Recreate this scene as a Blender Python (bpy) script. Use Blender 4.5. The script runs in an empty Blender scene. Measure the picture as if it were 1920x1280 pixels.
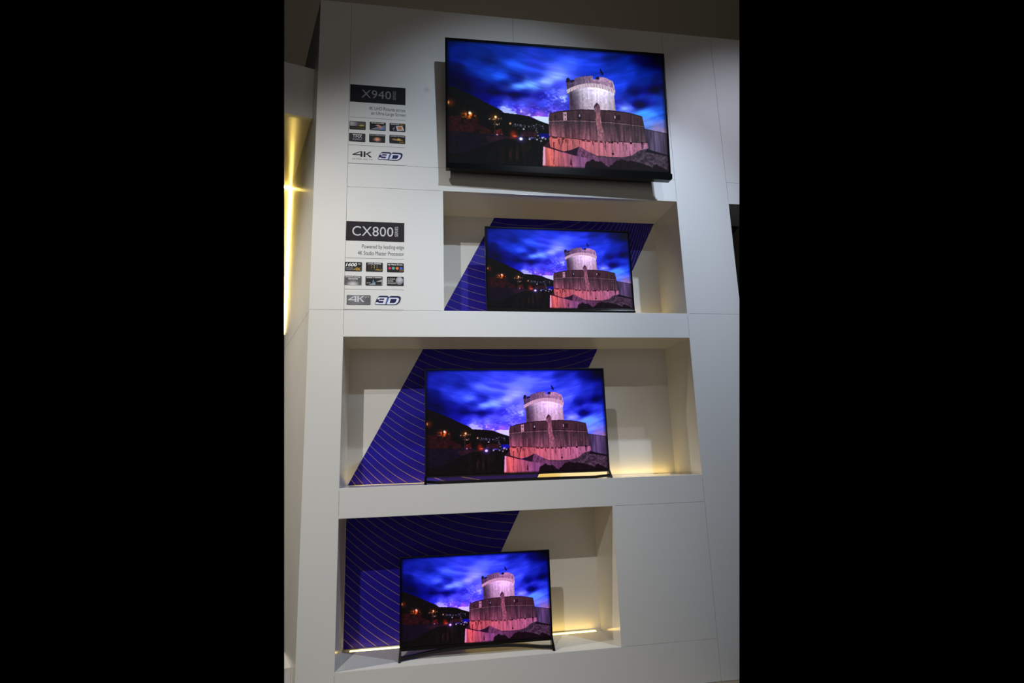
import bpy, bmesh, math
import numpy as np
from mathutils import Vector, Matrix

C = bpy.context.scene.collection
ZO = 2.53                                   # heights below are measured from the top of the upper shelf; the floor is 2.53 m lower

# ---------------------------------------------------------------- camera
YAW, PITCH, ROLL, FPX = 0.1718, 0.1978, -0.0319, 1095.7
CAM = Vector((0.4626, -3.9906, -1.0293+ZO))
cy_, sy_, cp_, sp_ = math.cos(YAW), math.sin(YAW), math.cos(PITCH), math.sin(PITCH)
FWD = Vector((sy_*cp_, cy_*cp_, sp_)); R0 = Vector((cy_, -sy_, 0)); U0 = R0.cross(FWD)
RGT = R0*math.cos(ROLL)+U0*math.sin(ROLL); UPV = -R0*math.sin(ROLL)+U0*math.cos(ROLL)
cd = bpy.data.cameras.new('camera'); cam = bpy.data.objects.new('camera', cd); C.objects.link(cam)
M = Matrix((RGT, UPV, -FWD)).transposed().to_4x4(); M.translation = CAM; cam.matrix_world = M
cd.sensor_width = 36; cd.sensor_fit = 'HORIZONTAL'; cd.lens = FPX*36/1920; cd.clip_start = .05
sc = bpy.context.scene; sc.camera = cam

# ---------------------------------------------------------------- world, lights, exposure
w = bpy.data.worlds.new('world'); sc.world = w; w.use_nodes = True
w.node_tree.nodes['Background'].inputs[0].default_value = (0, 0, 0, 1)
w.node_tree.nodes['Background'].inputs[1].default_value = 0
sc.view_settings.view_transform = 'Standard'; sc.view_settings.look = 'None'
sc.view_settings.exposure = 0; sc.view_settings.gamma = 1; sc.view_settings.use_curve_mapping = False
sc.cycles.max_bounces = 8; sc.cycles.diffuse_bounces = 5; sc.cycles.use_denoising = True

def spot(name, loc, target, power, deg, blend, color, radius=.04):
    l = bpy.data.lights.new(name, 'SPOT'); l.energy = power; l.spot_size = math.radians(deg); l.spot_blend = blend
    l.color = color; l.shadow_soft_size = radius
    o = bpy.data.objects.new(name, l); C.objects.link(o)
    o.location = (loc[0], loc[1], loc[2]+ZO)
    d = Vector((target[0]-loc[0], target[1]-loc[1], target[2]-loc[2])); o.rotation_euler = d.to_track_quat('-Z', 'Y').to_euler()
    return o
def area(name, loc, target, power, sx, sy, color):
    l = bpy.data.lights.new(name, 'AREA'); l.energy = power; l.shape = 'RECTANGLE'; l.size = sx; l.size_y = sy; l.color = color
    o = bpy.data.objects.new(name, l); C.objects.link(o); o.location = (loc[0], loc[1], loc[2]+ZO)
    d = Vector((target[0]-loc[0], target[1]-loc[1], target[2]-loc[2])); o.rotation_euler = d.to_track_quat('-Z', 'Y').to_euler()
    return o
spot('spotlight_left', (-1.42, -5.8, 3.84), (-0.05, 0, -0.65), 1050, 37, 1.0, (1, .965, .89))
spot('spotlight_near', (3.31, -1.97, 3.08), (1.5, 0, -1.2), 440, 58, 1.0, (.68, .83, 1))
spot('spotlight_centre', (2.5, -5.0, 3.7), (1.15, 0, 1.0), 590, 30, 1.0, (.74, .87, 1))
spot('spotlight_right', (3.7, -2.3, 3.1), (3.15, 0, .95), 150, 52, 1.0, (.80, .83, 1))
spot('spotlight_bay', (-3.0, -.75, 2.4), (-.45, .35, -1.2), 520, 62, .9, (1, .92, .78))
area('ambient_fill', (1.0, -7.5, 0.0), (1.0, 0, 0.3), 52, 9, 5, (1, .90, .80))  # unseen fill panel behind the camera, added in place of the hall's ambient light
area('ceiling_fill', (1.5, 4.5, 0.8), (1.5, 4.6, 5), 24, 5, 4, (1, .93, .80))  # unseen fill behind the wall, added to brighten the ceiling

# ---------------------------------------------------------------- helpers
def srgb(r, g, b):
    f = lambda c: c/12.92 if c <= .04045 else ((c+.055)/1.055)**2.4
    return (f(r/255), f(g/255), f(b/255), 1)
def mat(name, col, rough=.5, metal=0, emit=None, strength=1, spec=.5, coat=0):
    m = bpy.data.materials.new(name); m.use_nodes = True; b = m.node_tree.nodes['Principled BSDF']
    b.inputs['Base Color'].default_value = col; b.inputs['Roughness'].default_value = rough; b.inputs['Metallic'].default_value = metal
    b.inputs['Specular IOR Level'].default_value = spec; b.inputs['Coat Weight'].default_value = coat
    if emit: b.inputs['Emission Color'].default_value = emit; b.inputs['Emission Strength'].default_value = strength
    return m
def N(m, t, **k):
    n = m.node_tree.nodes.new(t)
    for a, v in k.items():
        if a.startswith('i_'): n.inputs[int(a[2:])].default_value = v
        else: setattr(n, a, v)
    return n
def LK(m, a, b): m.node_tree.links.new(a, b)
def bsdf(m): return m.node_tree.nodes['Principled BSDF']

def laminate(name, col, rough):
    m = mat(name, col, rough); b = bsdf(m)
    g = N(m, 'ShaderNodeNewGeometry'); n = N(m, 'ShaderNodeTexNoise'); n.inputs['Scale'].default_value = 1.7; n.inputs['Detail'].default_value = 4
    LK(m, g.outputs['Position'], n.inputs['Vector'])
    r = N(m, 'ShaderNodeMapRange'); r.inputs[1].default_value = .3; r.inputs[2].default_value = .7; r.inputs[3].default_value = rough-.03; r.inputs[4].default_value = rough+.04
    LK(m, n.outputs[0], r.inputs[0]); LK(m, r.outputs[0], b.inputs['Roughness'])
    # scuff mark left of the big set
    d = N(m, 'ShaderNodeVectorMath', operation='DISTANCE'); d.inputs[1].default_value = (0.565, 0, 1.72+ZO); LK(m, g.outputs['Position'], d.inputs[0])
    n2 = N(m, 'ShaderNodeTexNoise'); n2.inputs['Scale'].default_value = 40; LK(m, g.outputs['Position'], n2.inputs['Vector'])
    a = N(m, 'ShaderNodeMath', operation='MULTIPLY_ADD'); a.inputs[1].default_value = .03; LK(m, n2.outputs[0], a.inputs[0]); LK(m, d.outputs['Value'], a.inputs[2])
    s = N(m, 'ShaderNodeMapRange'); s.inputs[1].default_value = .022; s.inputs[2].default_value = .045; s.inputs[3].default_value = .30; s.inputs[4].default_value = 0
    LK(m, a.outputs[0], s.inputs[0])
    x = N(m, 'ShaderNodeMix', data_type='RGBA'); x.inputs[6].default_value = col; x.inputs[7].default_value = (.25, .25, .28, 1)
    LK(m, s.outputs[0], x.inputs[0]); LK(m, x.outputs[2], b.inputs['Base Color'])
    return m
M_front = laminate('white laminate', (.72, .72, .72, 1), .42)
M_liner = laminate('white satin laminate', (.70, .69, .665, 1), .16)
M_groove = mat('panel gap', (.32, .32, .32, 1), .8)
M_cheek = laminate('white laminate, side cheek', (.70, .68, .64, 1), .30)
M_ceil = mat('dark hall ceiling', (.30, .27, .22, 1), .9)
M_floor = mat('brown carpet', (.22, .17, .12, 1), .95)
M_gloss = mat('gloss black plastic', (.004, .004, .005, 1), .14, spec=.28)
M_black = mat('satin black plastic', (.008, .008, .009, 1), .38, spec=.3)
M_metal = mat('dark brushed metal', (.10, .095, .09, 1), .3, metal=1)
M_led = mat('warm light strip', (1, .9, .6, 1), .5, emit=(1, .67, .17, 1), strength=6.3)
M_led2 = mat('bright warm light strip', (1, .9, .6, 1), .5, emit=(1, .70, .16, 1), strength=42)
M_chan = mat('aluminium channel', (.6, .6, .6, 1), .35, metal=1)

VP = []                                     # the two sides of what the photograph covers: nothing is built beyond them
for u, sgn in ((533.0, -1), (1386.3, 1)):
    a = RGT*((u-960)/FPX)+FWD; VP.append((CAM, a.cross(UPV).normalized()*1, sgn))
def clip(bm):
    for co, no, sgn in VP:
        n = no if no.dot(RGT)*sgn > 0 else -no
        r = bmesh.ops.bisect_plane(bm, geom=bm.verts[:]+bm.edges[:]+bm.faces[:], plane_co=co, plane_no=n, clear_outer=True)
        es = [e for e in r['geom_cut'] if isinstance(e, bmesh.types.BMEdge)]
        if es: bmesh.ops.edgenet_fill(bm, edges=es)

def link(name, bm, m, parent=None, smooth=False, label=None):
    """one mesh object; bm is in absolute coordinates, the origin goes to its base (or to its parent's frame)"""
    bmesh.ops.recalc_face_normals(bm, faces=bm.faces[:])
    vs = [v.co for v in bm.verts]
    lo = Vector((min(v.x for v in vs), min(v.y for v in vs), min(v.z for v in vs))); hi = Vector((max(v.x for v in vs), max(v.y for v in vs), max(v.z for v in vs)))
    org = Vector(((lo.x+hi.x)/2, (lo.y+hi.y)/2, lo.z))
    bmesh.ops.translate(bm, verts=bm.verts, vec=-org)
    me = bpy.data.meshes.new(name); bm.to_mesh(me); bm.free()
    for k in (m if isinstance(m, (list, tuple)) else [m]): me.materials.append(k)
    if smooth:
        for p in me.polygons: p.use_smooth = True
    o = bpy.data.objects.new(name, me); C.objects.link(o); o.location = org
    if parent is not None:
        o.parent = parent; o.location = org-world_loc(parent)
    if label: o['label'] = label
    return o
def world_loc(o):
    l = Vector(o.location)
    while o.parent is not None: o = o.parent; l += Vector(o.location)
    return l
def empty(name, loc, label, cat, group=None):
    o = bpy.data.objects.new(name, None); C.objects.link(o); o.location = loc; o.empty_display_size = .1
    o['label'] = label; o['category'] = cat
    if group: o['group'] = group
    return o
def tag(o, label, cat, group=None):
    o['label'] = label; o['category'] = cat
    if group: o['group'] = group
    return o
def box(bm, x0, x1, y0, y1, z0, z1, bev=0, fr=None, mi=0):
    g = bmesh.new(); bmesh.ops.create_cube(g, size=1)
    for v in g.verts: v.co = Vector(((x0+x1)/2+v.co.x*(x1-x0), (y0+y1)/2+v.co.y*(y1-y0), (z0+z1)/2+v.co.z*(z1-z0)))
    if bev: bmesh.ops.bevel(g, geom=g.edges[:], offset=bev, segments=2, affect='EDGES', profile=.5)
    add(bm, g, fr, mi)
def add(bm, g, fr=None, mi=0):
    for v in g.verts: v.co = fr(v.co) if fr else v.co+Vector((0, 0, ZO))
    mp = {v: bm.verts.new(v.co) for v in g.verts}
    for f in g.faces:
        try: n = bm.faces.new([mp[v] for v in f.verts]); n.material_index = mi
        except ValueError: pass
    g.free()
def prism(bm, pts, y0, y1, fr=None, mi=0):
    """polygon in x,z pushed from y0 to y1"""
    g = bmesh.new(); a = [g.verts.new((x, y0, z)) for x, z in pts]; b = [g.verts.new((x, y1, z)) for x, z in pts]; n = len(pts)
    g.faces.new(a); g.faces.new(b[::-1])
    for i in range(n): g.faces.new((a[i], a[(i+1) % n], b[(i+1) % n], b[i]))
    bmesh.ops.triangulate(g, faces=[f for f in g.faces if len(f.verts) > 4])
    add(bm, g, fr, mi)
def one(f, *a, **k):
    bm = bmesh.new(); f(bm, *a, **k); return bm
# ---------------------------------------------------------------- picture shown on the screens (dusk view of a floodlit round fortress)
def paint_picture(NW=640, NH=360):
    rng = np.random.RandomState(7)
    src = np.array([(839.3,73.2),(1241.6,106),(1254.5,321),(838.5,307)]); dst = np.array([(0,0),(1,0),(1,1),(0,1)])
    A = []; b = []
    for (x, y), (u, v) in zip(src, dst):
        A.append([x,y,1,0,0,0,-u*x,-u*y]); b.append(u); A.append([0,0,0,x,y,1,-v*x,-v*y]); b.append(v)
    Hm = np.append(np.linalg.solve(np.array(A), np.array(b)), 1).reshape(3,3)
    def uv(pts):
        p = np.c_[np.array(pts, float), np.ones(len(pts))] @ Hm.T
        return p[:, :2] / p[:, 2:]
    def c5(a, b): return (830+a/8.727, 60+b/8.727)
    def c6(a, b): return (1040+a/8.727, 80+b/8.727)
    def c7(a, b): return (830+a/8.533, 190+b/8.533)
    def c8(a, b): return (1010+a/7.385, 190+b/7.385)
    def L(c): return (np.array(c, float)/255.0)
    U, V = np.meshgrid(np.linspace(0,1,NW), np.linspace(0,1,NH))
    AS = 16/9
    def vnoise(x, y, seed):
        r = np.random.RandomState(seed).rand(64, 64)
        xi = np.floor(x).astype(int); yi = np.floor(y).astype(int); fx = x-xi; fy = y-yi
        fx = fx*fx*(3-2*fx); fy = fy*fy*(3-2*fy)
        g = lambda i, j: r[(yi+j) % 64, (xi+i) % 64]
        return (g(0,0)*(1-fx)+g(1,0)*fx)*(1-fy)+(g(0,1)*(1-fx)+g(1,1)*fx)*fy
    def fbm(x, y, seed, o=4):
        s = 0; a = .5
        for k in range(o): s = s+a*vnoise(x*2**k, y*2**k, seed+k); a *= .5
        return s/(1-.5**o)
    sky = []
    for f, l in ((c5, [(110,120,0,10,70),(600,300,0,30,120),(1000,300,0,35,140),(1800,320,0,40,170),(800,430,0,22,100),(1200,550,5,60,210),(1500,580,20,50,215),(1850,650,60,85,250),
        (1450,850,75,130,255),(1250,905,50,105,245),(1700,830,70,100,255),(950,700,0,65,210),(700,700,0,40,150),(500,500,0,35,140),(200,600,0,8,65),(300,850,0,0,65),(550,830,0,10,90),(800,970,0,0,75),(1000,850,0,20,110),(1200,760,0,20,120),(1300,1010,5,15,130),
        (1200,1050,0,0,90),(1600,1040,20,20,150),(1800,1000,55,65,235),(700,1100,0,0,110),(1500,730,10,40,180),(850,580,0,45,170),(300,330,0,20,105)]),
        (c6, [(100,100,0,30,150),(200,350,25,65,235),(50,520,55,85,255),(600,400,0,50,220),(600,200,0,30,150),(1000,200,0,18,100),(1500,250,0,8,75),(1700,300,0,5,60),(1200,500,0,45,190),(1500,600,0,30,140),
        (1700,750,0,12,80),(1300,800,0,14,95),(1100,700,5,55,225),(1400,1000,0,8,90),(1250,900,5,35,160),(1700,950,0,50,190),(1050,980,25,40,190),(1200,1070,80,105,245),(1500,1150,30,105,255),(1750,1120,10,80,230),(150,800,70,90,245),(100,700,20,30,180),(1450,900,10,40,170),(1650,650,0,14,90)]),
        (c8, [(1600,200,40,105,240),(1720,160,10,70,200),(1500,300,90,140,240),(1700,330,100,120,220),(1650,380,150,140,205),(1740,410,170,140,185)]),
        (c7, [(1100,60,45,55,215),(1300,30,60,70,230),(850,40,0,10,150),(1500,130,50,35,190),(1600,200,130,75,200),(1060,160,170,195,255),(1350,185,110,85,215),(1200,110,50,35,190),(1600,60,45,60,225),(1700,140,60,50,200)])):
        for a, b, r, g, bl in l: sky.append((*f(a, b), r, g, bl))
    sky = np.array(sky); P = uv(sky[:, :2]); W = 0; S = 0
    wx = (fbm(U*5, V*5, 3)-.5)*.05; wy = (fbm(U*5, V*5, 13)-.5)*.04
    for (pu, pv), c in zip(P, sky[:, 2:]):
        d = ((U+wx-pu)*AS)**2+((V+wy-pv)*1.25)**2; w = 1/(d+.0012)**2.1; W = W+w; S = S+w[..., None]*L(c)
    img = S/W[..., None]
    xr = U*AS; yr = V-.24*U*AS+.62*AS*np.log1p(np.exp((U-.62)*14))/14
    st = fbm(xr*4, yr*26, 21, 5); st2 = fbm(xr*12, yr*60, 31, 3)
    k = 1+(st-.5)*.6+(st2-.5)*.2
    img = img*k[..., None]
    sp = fbm(U*AS*45, V*70, 41, 3); band = np.exp(-((V-.56-.05*(U-.3))/.055)**2)*np.clip((U-.17)/.1, 0, 1)*np.clip((.62-U)/.1, 0, 1)
    img += (np.clip(sp-.52, 0, 1)*3.2*band)[..., None]*L((110,110,255))
    sp3 = np.exp(-((V-.42)/.06)**2)*np.exp(-((U-.5)/.07)**2); img += (np.clip(sp-.5, 0, 1)*3*sp3)[..., None]*L((110,140,255))
    pk = np.clip(fbm(U*AS*14, V*90, 51, 3)-.42, 0, 1)*np.exp(-((V-.615-.06*(U-.25))/.03)**2)*np.clip((U-.22)/.06, 0, 1)*np.clip((.6-U)/.05, 0, 1)
    img += (pk*2.2)[..., None]*L((200,90,190))
    def blob(pt, ru, rv, an, c):
        q = uv([pt])[0]; du = (U-q[0])*AS; dv = V-q[1]; a = du*math.cos(an)+dv*math.sin(an); b_ = -du*math.sin(an)+dv*math.cos(an)
        g_ = np.exp(-(a/ru)**2-(b_/rv)**2)*(.5+.6*st)
        np.add(img, g_[..., None]*(np.array(c)/255.0), out=img); np.clip(img, 0, 1, out=img)
    blob(c5(1330,880), .10, .022, -.14, (55,75,70)); blob(c5(1700,800), .14, .035, -.28, (50,50,45)); blob(c5(1900,690), .14, .07, -.3, (35,35,50)); blob(c6(60,560), .10, .07, -.4, (35,40,40))
    blob(c6(250,330), .24, .07, -.35, (18,25,60)); blob(c6(170,850), .05, .07, 0, (60,50,60)); blob(c5(900,730), .12, .02, .2, (5,25,50)); blob(c5(1300,560), .18, .03, .25, (5,25,50))
    blob(c6(1450,1000), .10, .035, -.15, (-30,-60,-70)); blob(c6(1550,780), .14, .035, -.3, (-20,-50,-70)); blob(c5(250,820), .18, .07, .3, (-10,-30,-50)); blob(c6(1700,250), .2, .12, 0, (-10,-30,-60))
    blob(c6(1500,1160), .10, .04, -.15, (30,70,80)); blob(c6(1130,1060), .05, .02, .3, (60,70,80)); blob(c5(1150,1010), .22, .02, 0, (-10,-30,-60))
    def poly(pts, feather=0):
        q = uv(pts) if feather != 'uv' else np.array(pts)
        ins = np.zeros(U.shape, bool); n = len(q)
        for i in range(n):
            x1, y1 = q[i]; x2, y2 = q[(i+1) % n]
            if y1 == y2: continue
            c = ((y1 > V) != (y2 > V)) & (U < (x2-x1)*(V-y1)/(y2-y1)+x1); ins ^= c
        return ins
    def put(m, c): img[m] = (L(c) if not isinstance(c, np.ndarray) else c[m])
    grain = fbm(U*AS*60, V*60, 61, 3)
    # pale strip of horizon
    put(poly([c7(1440,238), c7(1730,248), c7(1730,380), c7(1600,330)]), (205,225,255))
    put(poly([c7(985,150), c7(1080,150), c7(1220,192), c7(1180,205), c7(1000,185)]), (175,190,250))
    # hill and dark town below it
    hill = [c5(60,862), c5(190,890), c5(400,990), c5(600,1080), c5(700,1140), c5(850,1212), c7(940,130), c7(1000,180), c7(1200,205), c7(1400,235), c7(1500,280), c7(1600,320), c7(1740,368), c7(1740,1200), (820,400), (830,300)]
    put(poly(hill), np.clip(L((8,8,7))+(grain[..., None]-.5)*L((6,5,6)), 0, 1))
    low = L((13,8,14))+np.clip(grain-.45, 0, 1)[..., None]*L((60,22,26))
    roof = L((42,15,15))*(.3+1.0*grain[..., None])
    put(poly([c7(80,228), c7(290,240), c7(300,290), c7(575,285), c7(590,375), c7(700,420), c7(760,450), c7(830,520), c7(700,525), c7(560,520), c7(300,500), c7(80,470)]), roof)
    put(poly([c7(80,470), c7(560,515), c7(1000,550), c7(1260,590), c7(1000,610), c7(700,700), c7(400,830), c7(80,850)]), np.clip(L((13,9,19))+(grain[..., None]-.4)*L((16,8,18)), 0, 1))
    put(poly([c7(690,560), c7(1000,560), c7(1250,600), c7(960,610), c7(760,670)]), L((34,18,28))*(.5+grain[..., None]))
    put(poly([c7(860,460), c7(960,440), c7(985,540), c7(860,540)]), L((70,22,20))*(.4+grain[..., None]))
    put(poly([c7(300,290), c7(340,280), c7(340,350), c7(290,350)]), (14,8,8)); put(poly([c7(520,460), c7(600,455), c7(600,515), c7(520,515)]), (10,7,9))
    put(poly([c7(1270,490), c7(1400,480), c7(1530,500), c7(1530,570), c7(1270,560)]), L((40,18,24))*(.5+grain[..., None]))
    put(poly([c7(1560,512), c7(1740,520), c7(1740,585), c7(1600,575)]), (4,4,105))
    def glow(pt, ru, rv, c, a=1.0, p=1.0):
        q = uv([pt])[0]; d = ((U-q[0])/ru)**2+((V-q[1])/rv)**2
        np.add(img, (a*np.exp(-d**p))[..., None]*L(c), out=img)
    q = uv([c7(430,225)])[0]
    g = np.exp(-((U-q[0])/.028)**2-((V-q[1])/.028)**2)*np.clip(fbm(U*AS*70, V*70, 77, 2)*2.2-.5, 0, 1.3)*(V < q[1]+.03)
    img += g[..., None]*L((240,105,20))
    glow(c7(445,188), .006, .012, (255,235,200), 1.2, 1.6); glow(c7(95,15), .004, .014, (255,190,120), 1.1, 1.5); glow(c7(110,20), .02, .03, (90,30,5), .8)
    glow(c7(865,250), .005, .010, (255,225,160), 1.2, 1.5); glow(c7(850,262), .02, .03, (110,50,10), .6); glow(c7(1100,357), .004, .009, (230,170,110), 1.0, 1.3)
    m = poly([c7(852,290), c7(860,290), c7(848,520), c7(840,520)]); put(m, (70,38,22))
    glow(c7(1150,530), .014, .03, (190,45,8), .55); glow(c7(1180,560), .010, .008, (230,90,50), .7)
    glow(c7(1275,603), .007, .011, (235,225,255), 1.4, 1.6); glow(c7(1275,603), .02, .03, (70,60,140), .6)
    for a, b, s in ((1415,608,.9),(1320,445,.95),(1535,612,.8),(1600,636,.75),(1550,548,.6),(1620,592,.8),(1640,578,.7),(1670,602,.8),(890,537,.6),(1540,500,.4),(1520,470,.4)):
        glow(c7(a, b), .0042, .0065, (215,215,255), s, 1.3)
    for k in range(105):
        t = rng.rand()
        if k < 26: a = 745+rng.rand()*220; b = 268+rng.rand()*30+(rng.rand() < .3)*70; c = (235,205,160)
        elif k < 40: a = 860+rng.rand()*80; b = 362+rng.rand()*22; c = (240,215,170)
        else: a = 1110+rng.rand()**.9*540; b = 362+(a-1110)*.09+rng.randn()*20+8; c = (170,175,225)
        glow(c7(a, b), .0019, .0034, c, .15+.6*rng.rand()**2)
    for k in range(16): glow(c7(1390+rng.rand()*230, 585+rng.randn()*5), .0025, .004, (120,110,230), .5)
    for k in range(14): glow(c7(700+rng.rand()*300, 528+rng.rand()*20), .004, .002, (90,50,120), .35)
    # faint shrubs low down
    sh = np.clip(fbm(U*AS*50, V*12, 81, 3)-.48, 0, 1)*np.exp(-((U-.3)/.1)**2-((V-.92)/.09)**2); img += (sh*1.2)[..., None]*L((90,45,40))
    # --- round keep
    streak = fbm(U*AS*75, V*5, 91, 3); fine = fbm(U*AS*90, V*70, 95, 3)
    body = poly([c6(215,650), c6(228,745), c6(235,830), c6(265,865), c6(268,1000), c6(270,1130), c6(640,1130), c6(1018,1130), c6(1015,1090), c6(1000,960), c6(992,870), c6(1012,800), c6(990,700), c6(965,630), c6(850,600), c6(500,620)])
    cu, cv = uv([c6(740,850)])[0]
    lit = np.clip(1.05-((U-cu)/.10)**2*.35-np.clip(V-cv, 0, 1)*1.2, .45, 1.15)
    base = L((240,228,255))*lit[..., None]*(.86+.3*(fine[..., None]-.5)+.25*(streak[..., None]-.5)+.0)+np.clip(V-cv-.02, 0, 1)[..., None]*L((140,60,80))
    put(body, np.clip(base, 0, 1))
    glow(c6(750,810), .055, .06, (40,40,60), 1.0); glow(c6(330,1000), .03, .14, (-40,-45,-35), 1.0)
    para = poly([c6(215,650), c6(232,640), c6(275,640), c6(350,610), c6(352,580), c6(500,550), c6(645,543), c6(652,600), c6(690,603), c6(750,603), c6(750,560), c6(850,575), c6(958,628), c6(965,660), c6(990,720), c6(1005,790), c6(950,740), c6(800,690), c6(600,672), c6(430,690), c6(300,735), c6(240,775)])
    pl = np.clip((U-uv([c6(225,700)])[0][0])/.16, 0, 1)
    put(para, np.clip((L((62,50,78))*(1-pl[..., None])+L((158,128,160))*pl[..., None])*(.62+.8*fine[..., None]), 0, 1))
    # corbel ring
    A0 = uv([c6(250,790), c6(400,722), c6(600,700), c6(800,722), c6(985,800)]); co = np.polyfit(A0[:, 0], A0[:, 1], 2); vc = np.polyval(co, U)
    ring = (np.abs(V-vc) < .016) & (U > A0[0,0]-.006) & (U < A0[-1,0]+.004)
    tooth = .5+.5*np.sin((U-A0[0,0])/(A0[-1,0]-A0[0,0])*2*math.pi*30+(V-vc)*70+2.5*fine)
    rc = (L((150,115,135))*(1-tooth[..., None])+L((235,225,240))*tooth[..., None])
    img[ring] = rc[ring]; lo = (V > vc+.019) & (V < vc+.035) & body; img[lo] = np.clip(img[lo]*1.12, 0, 1)
    put(poly([c6(690,603), c6(690,570), c6(720,556), c6(752,562), c6(750,603)]), (22,16,40)); put(poly([c6(212,650), c6(215,590), c6(245,572), c6(278,590), c6(275,642), c6(235,648)]), (20,14,34)); put(poly([c6(275,612), c6(352,606), c6(350,640), c6(290,660)]), (24,18,44))
    put(poly([c6(758,420), c6(790,455), c6(822,520), c6(812,542), c6(785,515), c6(768,480)]), (6,4,40)); put(poly([c6(757,420), c6(762,420), c6(786,556), c6(780,556)]), (12,10,60))
    # --- wall running off to the right
    put(poly([c8(1470,372), c8(1775,436), c8(1900,460), c8(1900,800), c8(1800,742), c8(1510,670)]), np.clip(L((84,74,104))*(.35+1.0*streak[..., None])*(1.15-.4*np.clip((U-.86)*5, 0, 1))[..., None], 0, 1))
    put(poly([c8(1470,372), c8(1775,434), c8(1900,458), c8(1900,470), c8(1775,444), c8(1470,381)]), (26,20,34))
    # ground slope on the right
    put(poly([c8(1390,655), c8(1510,650), c8(1800,735), c8(1900,760), c8(1900,1100), c8(700,1000), c8(700,700), c8(1150,735), c8(1300,715)]), np.clip(L((70,56,72))*(.35+1.1*grain[..., None]), 0, 1))
    put(poly([c8(1515,655), c8(1800,735), c8(1900,760), c8(1900,778), c8(1790,752), c8(1470,690)]), (18,12,20))
    # --- lower bastion
    fort = [c8(165,480), c8(163,220), c8(172,168), c8(192,140), c8(208,158), c8(300,132), c8(450,119), c8(600,109), c8(790,111), c8(1000,118), c8(1200,143), c8(1320,168), c8(1440,203), c8(1470,340), c8(1490,450), c8(1512,570), c8(1525,640), c8(1400,672), c8(1300,745), c8(1150,768), c8(830,750), c8(700,690), c8(580,640), c8(470,670), c8(370,692), c8(182,632)]
    fm = poly(fort)
    fx = np.clip((U-.48)/.4, 0, 1)[..., None]
    dark = L((66,44,52))*(.55+.75*streak[..., None]+.25*(fine[..., None]-.5))
    put(fm, np.clip(dark, 0, 1))
    led = uv([c8(165,276), c8(600,270), c8(900,285), c8(1200,310), c8(1475,346)]); cl = np.polyfit(led[:,0], led[:,1], 3); vl = np.polyval(cl, U)
    le2 = uv([c8(165,478), c8(500,515), c8(900,545), c8(1200,558), c8(1520,566)]); c2 = np.polyfit(le2[:,0], le2[:,1], 3); v2 = np.polyval(c2, U)
    mid = fm & (V > vl) & (V < v2); h = np.clip((V-vl)/(v2-vl), 0, 1)[..., None]
    sst = np.clip(streak*1.9-.55, 0, 1)[..., None]
    mc = L((52,41,49))*(.6+.6*fine[..., None])+L((120,78,92))*sst*(.25+.55*h)+L((90,20,25))*h*(1-fx)*.45
    put(mid, np.clip(mc, 0, 1))
    m = fm & (np.abs(V-vl) < .004); put(m, np.clip(L((120,88,98))*(.45+.9*streak[..., None]), 0, 1)); m = fm & (V > vl-.011) & (V < vl-.004); img[m] *= .55
    bot = fm & (V >= v2); hb = np.clip((V-v2)/.17, 0, 1)[..., None]
    pc = (L((225,112,112))*(1-fx)+L((205,135,175))*fx)*(.72+.45*(streak[..., None]-.35)+.15*(fine[..., None]-.5))*(1.1-.12*hb)
    drip = (fbm(U*AS*70, V*9, 141, 3) > .70) & (V > v2+.01) & (V < v2+.12)
    pc = np.where(drip[..., None], pc*.55, pc)
    put(bot, np.clip(pc, 0, 1)); m = fm & (V > v2-.002) & (V < v2+.0035+.012*(streak > .56)); img[m] *= .35
    m = fm & (V < np.interp(U, *uv(fort[2:13]).T)+.008); img[m] *= .45
    # watch turret and its light shaft
    put(poly([c8(812,150), c8(872,150), c8(880,260), c8(912,400), c8(935,545), c8(835,545), c8(830,400), c8(808,250)]), np.clip(L((150,98,112))*(.55+.75*fine[..., None]), 0, 1))
    put(poly([c8(787,125), c8(787,70), c8(800,38), c8(822,14), c8(850,36), c8(866,66), c8(875,130), c8(862,165), c8(822,165)]), np.clip(L((128,86,108))*(.6+.6*fine[..., None]), 0, 1))
    put(poly([c8(787,100), c8(787,60), c8(822,14), c8(866,56), c8(840,44), c8(812,52), c8(800,90)]), (48,32,52)); put(poly([c8(812,50), c8(826,50), c8(826,70), c8(812,70)]), (28,16,26))
    put(poly([c8(360,150), c8(408,148), c8(412,262), c8(364,264)]), (188,150,165)); put(poly([c8(372,170), c8(382,170), c8(382,195), c8(372,195)]), (60,40,50)); put(poly([c8(388,175), c8(400,175), c8(400,200), c8(388,200)]), (60,40,50)); put(poly([c8(385,232), c8(396,232), c8(396,252), c8(385,252)]), (60,40,50))
    put(poly([c8(565,175), c8(612,172), c8(614,238), c8(560,238)]), (26,16,26)); put(poly([c8(578,182), c8(598,180), c8(600,212), c8(580,212)]), (150,140,170))
    put(poly([c8(1075,190), c8(1145,185), c8(1148,255), c8(1080,250)]), (36,20,24)); put(poly([c8(1062,196), c8(1076,196), c8(1078,235), c8(1066,232)]), (170,160,180)); put(poly([c8(235,190), c8(270,188), c8(270,240), c8(235,240)]), (44,28,32)); put(poly([c8(1365,230), c8(1395,236), c8(1398,275), c8(1368,270)]), (46,32,34))
    for a, b in ((1033,566),(1290,575),(1440,572),(1045,722)): glow(c8(a, b), .005, .007, (-255,-255,-255), 1.0, 2)
    # outworks in front
    lw = poly([c8(85,628), c8(180,650), c8(350,702), c8(545,752), c8(700,778), c8(830,770), c8(1150,782), c8(1300,800), c8(1000,1000), c8(75,900)])
    rx = np.clip((U-.45)/.13, 0, 1)[..., None]
    lc = (L((232,112,108))*(1-rx)+L((135,82,130))*rx)*(.58+.72*streak[..., None]*(.6+.4*fine[..., None]))*(1.05-.5*np.clip((U-.6)*6, 0, 1)[..., None])
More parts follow.
